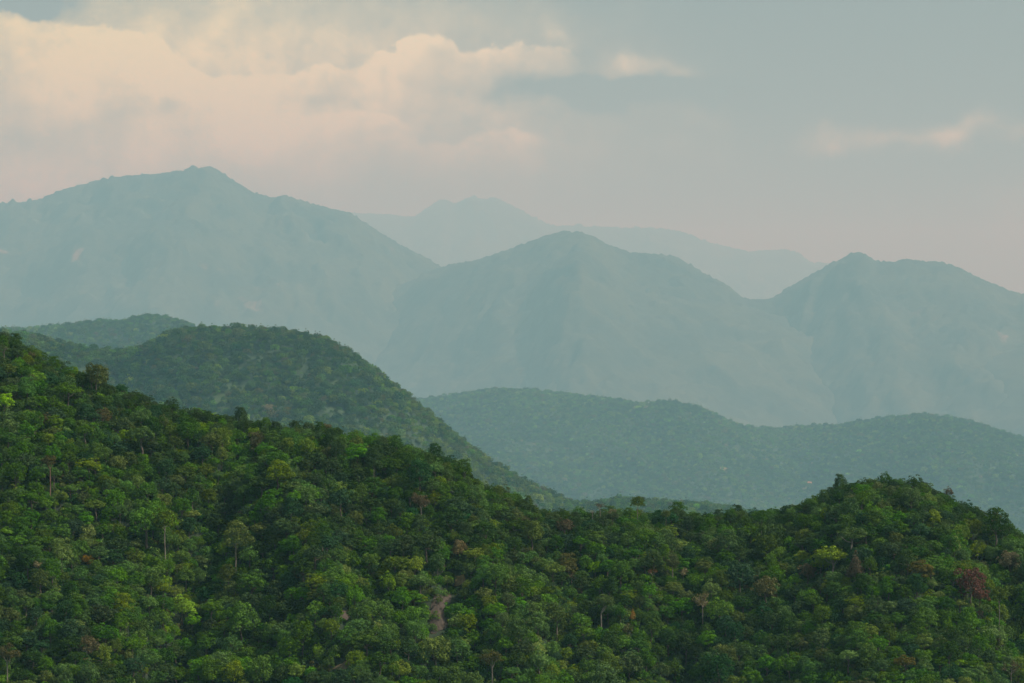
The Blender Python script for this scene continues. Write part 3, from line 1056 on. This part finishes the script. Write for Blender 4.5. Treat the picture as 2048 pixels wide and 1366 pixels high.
M_EARTH = earth_material('dry_brown_earth', (0.048, 0.037, 0.027), (0.092, 0.068, 0.045))
M_DRY = earth_material('dry_tan_grass', (0.12, 0.085, 0.035), (0.22, 0.16, 0.06), 1.6)
M_SCRUB = earth_material('faded_scrub', (0.07, 0.055, 0.03), (0.13, 0.10, 0.05), 1.6)
clear_zones = []
for nm, pts, mm, lb in [
    ('bare_earth', [(850, 1262), (853, 1232), (862, 1224), (868, 1190), (882, 1182), (900, 1186), (904, 1212), (897, 1236), (893, 1262), (870, 1270)], M_EARTH,
     'bare brown earth scar showing between the trees of the near slope'),
    ('dry_grass', [(902, 1172), (904, 1154), (928, 1150), (932, 1168), (920, 1174)], M_DRY, 'small tan patch of dry grass above the earth scar'),
    ('bare_earth', [(678, 1236), (680, 1226), (698, 1222), (702, 1238), (690, 1244)], M_EARTH, 'reddish bare bank between the trees of the lower slope'),
    ('dry_grass', [(664, 1342), (686, 1330), (694, 1322), (704, 1342), (684, 1344)], M_SCRUB, 'dry grass gap at the bottom of the slope'),
    ('bare_earth', [(958, 978), (966, 968), (984, 980), (980, 992)], M_DRY, 'orange-tan bare bank just below the ridge line')]:
    w3, c = bare_patch(nm, pts, near, mm, lb)
    clear_zones.append((w3, c))


def in_clearing(X, Y):
    """cleared ground plus the strip in front of it whose trees would hide it"""
    m_ = np.zeros(X.shape, bool)
    for w3, c in clear_zones:
        x0, x1 = w3[:, 0].min() - 0.5, w3[:, 0].max() + 0.5
        y0, y1 = w3[:, 1].min() - 9.0, w3[:, 1].max() + 0.5
        m_ |= (X > x0) & (X < x1) & (Y > y0) & (Y < y1)
    return m_


# ------------------------------------------------------------------ the near forest
rng = np.random.default_rng(11)


def near_inside(X, Y, tufts=0.0):
    Yc, _ = near.crest(X)
    z = near.H(X, Y)
    row = HZ - (z + 12) / Y * F
    ok = (Y < Yc + 22) & (row < 1366 + 190) & (np.abs(X) < 0.18 * Y + 50)
    return ok & (~in_clearing(X, Y) | (rng.uniform(size=len(X)) < tufts))


def rad_near(n):
    return np.clip(np.exp(rng.normal(math.log(2.0), 0.42, n)), 1.0, 4.8) * NK


T = poisson(rng, -275 * NK, 275 * NK, 860 * NK, 1230 * NK, rad_near, 230000, near_inside, fixed, k=0.66)
TX, TY, TR = T[:, 0], T[:, 1], T[:, 2].copy()
TR = np.where(TY > near.crest(TX)[0] - 16, np.minimum(TR, 2.3 * NK * rng.uniform(0.8, 1.25, len(TR))), TR)
TZ = near.H(TX, TY)
ppx = TX / TY * F + 1024
n = len(T)
shape = rng.choice(len(kinds), n, p=SH_W)
HN = np.array([{'dome': 1.45, 'umbrella': 1.95, 'tall': 2.0, 'ragged': 1.6, 'spire': 2.3, 'layered': 1.6, 'mound': 1.1}[k] for k in kinds])
# narrow shapes a little slimmer
TS = TR / 3.4 * rng.uniform(0.98, 1.15, n)
hc = HN[shape] * 3.4 * TS
prow = HZ - (TZ + hc) / TY * F
# keep the trees that stand in front of the special ones out of the way
drop = np.zeros(n, bool)
for sp in special:
    rp = TR / TY * F
    infront = (TY < sp['y'] - 0.5) & (np.abs(ppx - sp['px']) < rp * 0.75 + sp['w'] * 0.30) & (np.abs(prow - sp['row'] + 2) < rp * 0.95 + sp['w'] * 0.36)
    drop |= infront
# leaf colour weights drift over the slope: darker on the high ridge, fresher low down in the middle
base_w = np.array([3.8, 1.3, 4.6, 2.5, 0.55, 0.04, 1.0, 0.10, 0.01, 0.006])
Wt = np.repeat(base_w[None], n, 0)
low = np.clip((prow - 1060) / 200, 0, 1) * np.exp(-((ppx - 750) / 480) ** 2)
dark = np.clip((1000 - prow) / 250, 0, 1)
patch = fbm(TX / 24.0, TY / 24.0, 77, 3)
patch2 = fbm(TX / 18.0, TY / 18.0, 87, 3)
Wt[:, 3] *= (1 + 3.2 * low) * np.exp(2.2 * patch)
Wt[:, 4] *= (1 + 3.6 * low) * np.exp(2.6 * patch)
Wt[:, 0] *= np.exp(-2.0 * patch) * (1 + 2.2 * dark)
Wt[:, 1] *= np.exp(-2.0 * patch) * (1 + 0.8 * dark) * (1 - 0.6 * low)
Wt[:, 3] *= 1 - 0.5 * dark
Wt[:, 4] *= 1 - 0.5 * dark
Wt[:, 6] *= np.exp(1.6 * patch2)
Wt[:, 7] *= np.exp(1.5 * patch2)
Wt[:, 8] *= np.exp(1.5 * patch2)
colr = pick_colors(rng, n, Wt)
keep = ~drop
TX, TY, TR, TZ, ppx, prow, shape, TS, hc, colr = [a[keep] for a in (TX, TY, TR, TZ, ppx, prow, shape, TS, hc, colr)]
n = len(TX)
rot = rng.uniform(0, 6.283, n)

# which trees show largest: paint crown discs near to far at half photo size
buf = np.zeros((683, 1024), bool)
seen = np.zeros(n, int)
yy, xx = np.mgrid[0:683, 0:1024]
order = np.argsort(TY)
for i in order:
    cx, cy, rr = ppx[i] / 2, prow[i] / 2, TS[i] * 3.4 / TY[i] * F / 2
    ry = rr * (1.3 if kinds[shape[i]] in ('tall', 'spire') else 0.85)
    x0, x1, y0, y1 = int(max(cx - rr, 0)), int(min(cx + rr + 1, 1024)), int(max(cy - ry, 0)), int(min(cy + ry + 1, 683))
    if x0 >= x1 or y0 >= y1:
        continue
    mk = ((xx[y0:y1, x0:x1] - cx) / rr) ** 2 + ((yy[y0:y1, x0:x1] - cy) / ry) ** 2 < 1
    sub = buf[y0:y1, x0:x1]
    seen[i] = int((mk & ~sub).sum())
    sub |= mk
n_sp = sum(isinstance(s[3], int) for s in SP)
N_IND = 300 - n_sp
ind = np.argsort(-seen)[:N_IND]
is_ind = np.zeros(n, bool)
is_ind[ind] = True
print('near trees', n, 'smallest individual px', seen[ind].min(), 'visible', (seen > 30).sum())

# labels: landmark + direction + rank
LM = [(880, 1230, 'the bare earth scar')]
short = {0: 'the bare straw-coloured tree', 1: 'the rusty red-brown tree', 3: 'the flat-topped yellow-tinged tree', 4: 'the vivid lime-green tree',
         5: 'the broad lime-green tree', 7: 'the large feathery green tree', 10: 'the brown domed skyline tree', 11: 'the round-headed skyline tree',
         12: 'the gaunt skyline tree', 15: 'the grey-brown tree with white limbs', 16: 'the spreading tree with pale branches', 17: 'the small orange crown',
         20: 'the white-trunked tree under the crest', 22: 'the brown tree on the dome shoulder', 25: 'the wide tree on the dome face',
         26: 'the reddish trunk', 28: 'the browning pale-trunked tree', 40: 'the broad green tree in the lowest row', 27: 'the purplish brown crown',
         41: 'the brilliant lime-green crown', 45: 'the tree on the tall pale trunk', 37: 'the dry twiggy tree', 35: 'the topmost ridge tree',
         46: 'the slim white-trunked tree', 56: 'the wide layered green tree', 39: 'the massive dark domed tree', 34: 'the pale-stemmed tree at the edge', 59: 'the fresh green tree in the lowest row'}
for k, v in short.items():
    LM.append((SP[k][0], SP[k][1], v))
LMp = np.array([(a, b) for a, b, _ in LM])
dirs = ['right of', 'above and right of', 'above', 'above and left of', 'left of', 'below and left of', 'below', 'below and right of']
ords = ['first', 'second', 'third', 'fourth', 'fifth', 'sixth', 'seventh', 'eighth', 'ninth', 'tenth', 'eleventh', 'twelfth']
adj = {'dome': 'rounded', 'umbrella': 'flat-topped', 'tall': 'upright', 'ragged': 'ragged', 'spire': 'pointed', 'layered': 'layered', 'mound': 'low spreading'}
cells = {}
for i in ind:
    d = np.hypot(LMp[:, 0] - ppx[i], LMp[:, 1] - prow[i])
    j = int(np.argmin(d))
    ang = math.atan2(LMp[j, 1] - prow[i], ppx[i] - LMp[j, 0])
    o = int(round(ang / (math.pi / 4))) % 8
    cells.setdefault((j, o, int(colr[i]), kinds[shape[i]]), []).append((d[j], i))
labels = {}
for (j, o, c, kd), L_ in cells.items():
    L_.sort()
    for k, (_, i) in enumerate(L_):
        who = '%s %s tree %s %s' % (adj[kd], FCOLS[c], dirs[o], LM[j][2])
        labels[i] = who if len(L_) == 1 else '%s %s' % (ords[min(k, 11)], who)
        if len(labels[i].split()) > 16:
            labels[i] = labels[i].replace(adj[kd] + ' ', '', 1)

proto = {}
for i in ind:
    i = int(i)
    cm, tm, _ = SHAPES[shape[i]]
    place_tree('broadleaf_tree', TX[i], TY[i], TZ[i], TS[i], rot[i], cm, tm, FCOLS[colr[i]], BARK, labels[i], SLOPE_GROUP, True)

r_ = ~is_ind
scatter('forest', np.stack([TX, TY, TZ], 1)[r_], TS[r_], rot[r_], shape[r_] * NC + colr[r_], LIB_NEAR,
        'dense mixed green forest canopy covering the near slope between the larger trees', 'forest')

# undergrowth between the trunks
Ub = poisson(rng, -270 * NK, 270 * NK, 870 * NK, 1200 * NK, lambda k: rng.uniform(1.0, 1.8, k) * NK, 60000, lambda X, Y: near_inside(X, Y, 0.10), None, k=0.7)
scatter('undergrowth', np.stack([Ub[:, 0], Ub[:, 1], near.H(Ub[:, 0], Ub[:, 1])], 1), Ub[:, 2] / 2.2 * 1.5, rng.uniform(0, 6.28, len(Ub)),
        rng.integers(0, 3, len(Ub)) * NC + pick_colors(rng, len(Ub), [2, 1, 4, 3, 1.2, .1, 1.5, .5, .2, 0]), LIB_BUSH,
        'shrubs and saplings filling the gaps under the near trees', 'undergrowth')


# ------------------------------------------------------------------ forests on the farther hills
def far_forest(hill, x0, x1, y0, y1, nt, smin, smax, seed, weights, label, fov=True, yellow=None, keepout=()):
    rg = np.random.default_rng(seed)
    X = rg.uniform(x0, x1, nt)
    Y = rg.uniform(y0, y1, nt)
    Yc, _ = hill.crest(X)
    Z = hill.H(X, Y)
    ok = (Y < Yc + hill.rnd * 1.2) & (np.abs(X) < 0.195 * Y + 160) & (Z > hill.base + 2)
    row = HZ - Z / Y * F
    px = X / Y * F + 1024
    ok &= row < 1200
    for (a, b, c, d) in keepout:
        ok &= ~((px > a) & (px < b) & (row > c) & (row < d))
    X, Y, Z, px, row = X[ok], Y[ok], Z[ok], px[ok], row[ok]
    k = len(X)
    Wf = np.repeat(np.asarray(weights, float)[None], k, 0)
    pt = fbm(X / (0.03 * Y.mean()), Y / (0.05 * Y.mean()), seed, 3)
    Wf[:, 3] *= np.exp(1.4 * pt)
    Wf[:, 4] *= np.exp(1.6 * pt)
    Wf[:, 0] *= np.exp(-1.2 * pt)
    if yellow is not None:
        yv = yellow(px, row)
        Wf[:, 4] *= 1 + 5 * yv
        Wf[:, 6] *= 1 + 4 * yv
        Wf[:, 9] += 0.5 * yv
        Wf[:, 0] *= 1 - 0.7 * yv
    cc = pick_colors(rg, k, Wf)
    sc = np.clip(np.exp(rg.normal(0, 0.30, k)), 0.5, 2.0) * rg.uniform(smin, smax, k) * (1 + 0.35 * fbm(X / (0.012 * Y.mean()), Y / (0.02 * Y.mean()), seed + 5, 3))
    sc = np.where(Y > Yc[ok] - hill.rnd * 0.7, np.minimum(sc, (smin + smax) * (0.95 if hill is mid else 0.72)), sc)
    sc = np.where((cc == 9) | (cc == 8), sc * 0.8, sc)
    print(hill.name, 'trees', k)
    return scatter('forest', np.stack([X, Y, Z - 0.8], 1), sc, rg.uniform(0, 6.28, k), rg.integers(0, 4, k) * NC + cc, LIB_FAR, label, 'forest')


wf = [3.0, 2.2, 3.2, 1.8, 0.7, 0.05, 1.6, 0.4, 0.12, 0.05]
far_forest(hill2, -1560, 1400, 4450, 6600, 80000, 1.25, 2.05, 21, wf, 'hazy forest covering the rounded hill behind the near ridge',
           yellow=lambda px, row: np.clip((px - 740) / 120, 0, 1) * np.clip((1150 - px) / 100, 0, 1))  # yellower leaves on the right flank: grassier, with its sunlit look painted in
far_forest(hill2b, -2900, 420, 9500, 11550, 34000, 1.7, 2.6, 22, wf, 'blue-green forest on the small hazy hill beyond the high ridge')
far_forest(mid, -3400, 3800, 13000, 17600, 136000, 1.8, 2.9, 23, [3, 2.0, 3, 2.4, 1.0, 0.08, 1.4, .4, .12, .12], 'hazy forest covering the low rolling hills in the valley')

M_RED = earth_material('orange_earth', (0.30, 0.13, 0.06), (0.42, 0.20, 0.10), 0.2)
for nm, pts, lb in [('bare_earth', [(1614, 976), (1616, 971), (1622, 970), (1624, 976)], 'tiny orange earth cut on the low hazy hills'),
                    ('dirt_track', [(1604, 986), (1614, 981), (1615, 983), (1606, 988)], 'pale dirt track end on the low hazy hills'),
                    ('bare_earth', [(1438, 948), (1444, 943), (1456, 946), (1452, 951)], 'small tan clearing on the low hazy hills')]:
    bare_patch(nm, pts, mid, M_RED if 'orange' in lb else M_DRY, lb, lift=22.0, ymin=12800, ymax=17300, step=8.0)

# a small farm house on the crest of the low hills
def box(x0, x1, y0, y1, z0, z1):
    V = np.array([[x, y, z] for z in (z0, z1) for y in (y0, y1) for x in (x0, x1)], float)
    return V, np.array([[0, 2, 3, 1], [4, 5, 7, 6], [0, 1, 5, 4], [2, 6, 7, 3], [0, 4, 6, 2], [1, 3, 7, 5]])


def plain_mat(name, c, rough=0.7):
    m_, q_, out_ = mat(name)
    geo = q_.node('ShaderNodeNewGeometry', out=0)
    n_ = q_.noise(geo, 1.1, 4, 0.6)
    cc = q_.mixc(q_.smooth(n_, 0.3, 0.7), rgb(*[v * 0.85 for v in c]), rgb(*c))
    p_ = q_.node('ShaderNodeBsdfPrincipled', Base_Color=cc, Roughness=rough)
    q_.l.new(p_, out_.inputs[0])
    return m_


M_ROOF = plain_mat('pale_sheet_roof', (0.62, 0.74, 0.72), 0.5)
M_WALL = plain_mat('whitewashed_wall', (0.7, 0.68, 0.62))
M_HOLE = plain_mat('dark_opening', (0.03, 0.03, 0.03))


def house(px, row, lab):
    ys = np.arange(14000, 17000, 3.0)
    xs = (px - 1024) / F * ys
    z = mid.H(xs, ys)
    i = int(np.argmax(HZ - (z + 8) / ys * F < row))
    e = bpy.data.objects.new('farm_house', None)
    e.location = (xs[i], ys[i] - 3, z[i] + 18.0)
    COL.objects.link(e)
    setp(e, lab, 'house')

    def part(nm, vq, m_, parent=e):
        me = mesh_from(nm, *vq)
        me.materials.append(m_)
        o = bpy.data.objects.new(nm, me)
        o.parent = parent
        COL.objects.link(o)
        return o
    part('wall', box(-5, 5, -3.2, 3.2, -22, 2.8), M_WALL)
    V = np.array([[-5.6, -3.9, 2.7], [5.6, -3.9, 2.7], [5.6, 0, 5.2], [-5.6, 0, 5.2], [-5.6, 3.9, 2.7], [5.6, 3.9, 2.7],
                  [-5.6, -3.9, 2.5], [5.6, -3.9, 2.5], [5.6, 0, 5.0], [-5.6, 0, 5.0], [-5.6, 3.9, 2.5], [5.6, 3.9, 2.5]], float)
    Q = np.array([[0, 1, 2, 3], [3, 2, 5, 4], [6, 9, 8, 7], [9, 10, 11, 8], [0, 6, 7, 1], [4, 5, 11, 10], [0, 3, 9, 6], [3, 4, 10, 9], [1, 7, 8, 2], [2, 8, 11, 5]])
    part('roof', (V, Q), M_ROOF)
    part('door', box(-0.6, 0.6, -3.28, -3.15, 0, 2.1), M_HOLE)
    for sx in (-3.2, 3.2):
        part('window', box(sx - .7, sx + .7, -3.28, -3.15, 0.9, 2.0), M_HOLE)


house(1298, 809, 'tiny farmhouse with a pale metal roof near the top of the hazy low hills')
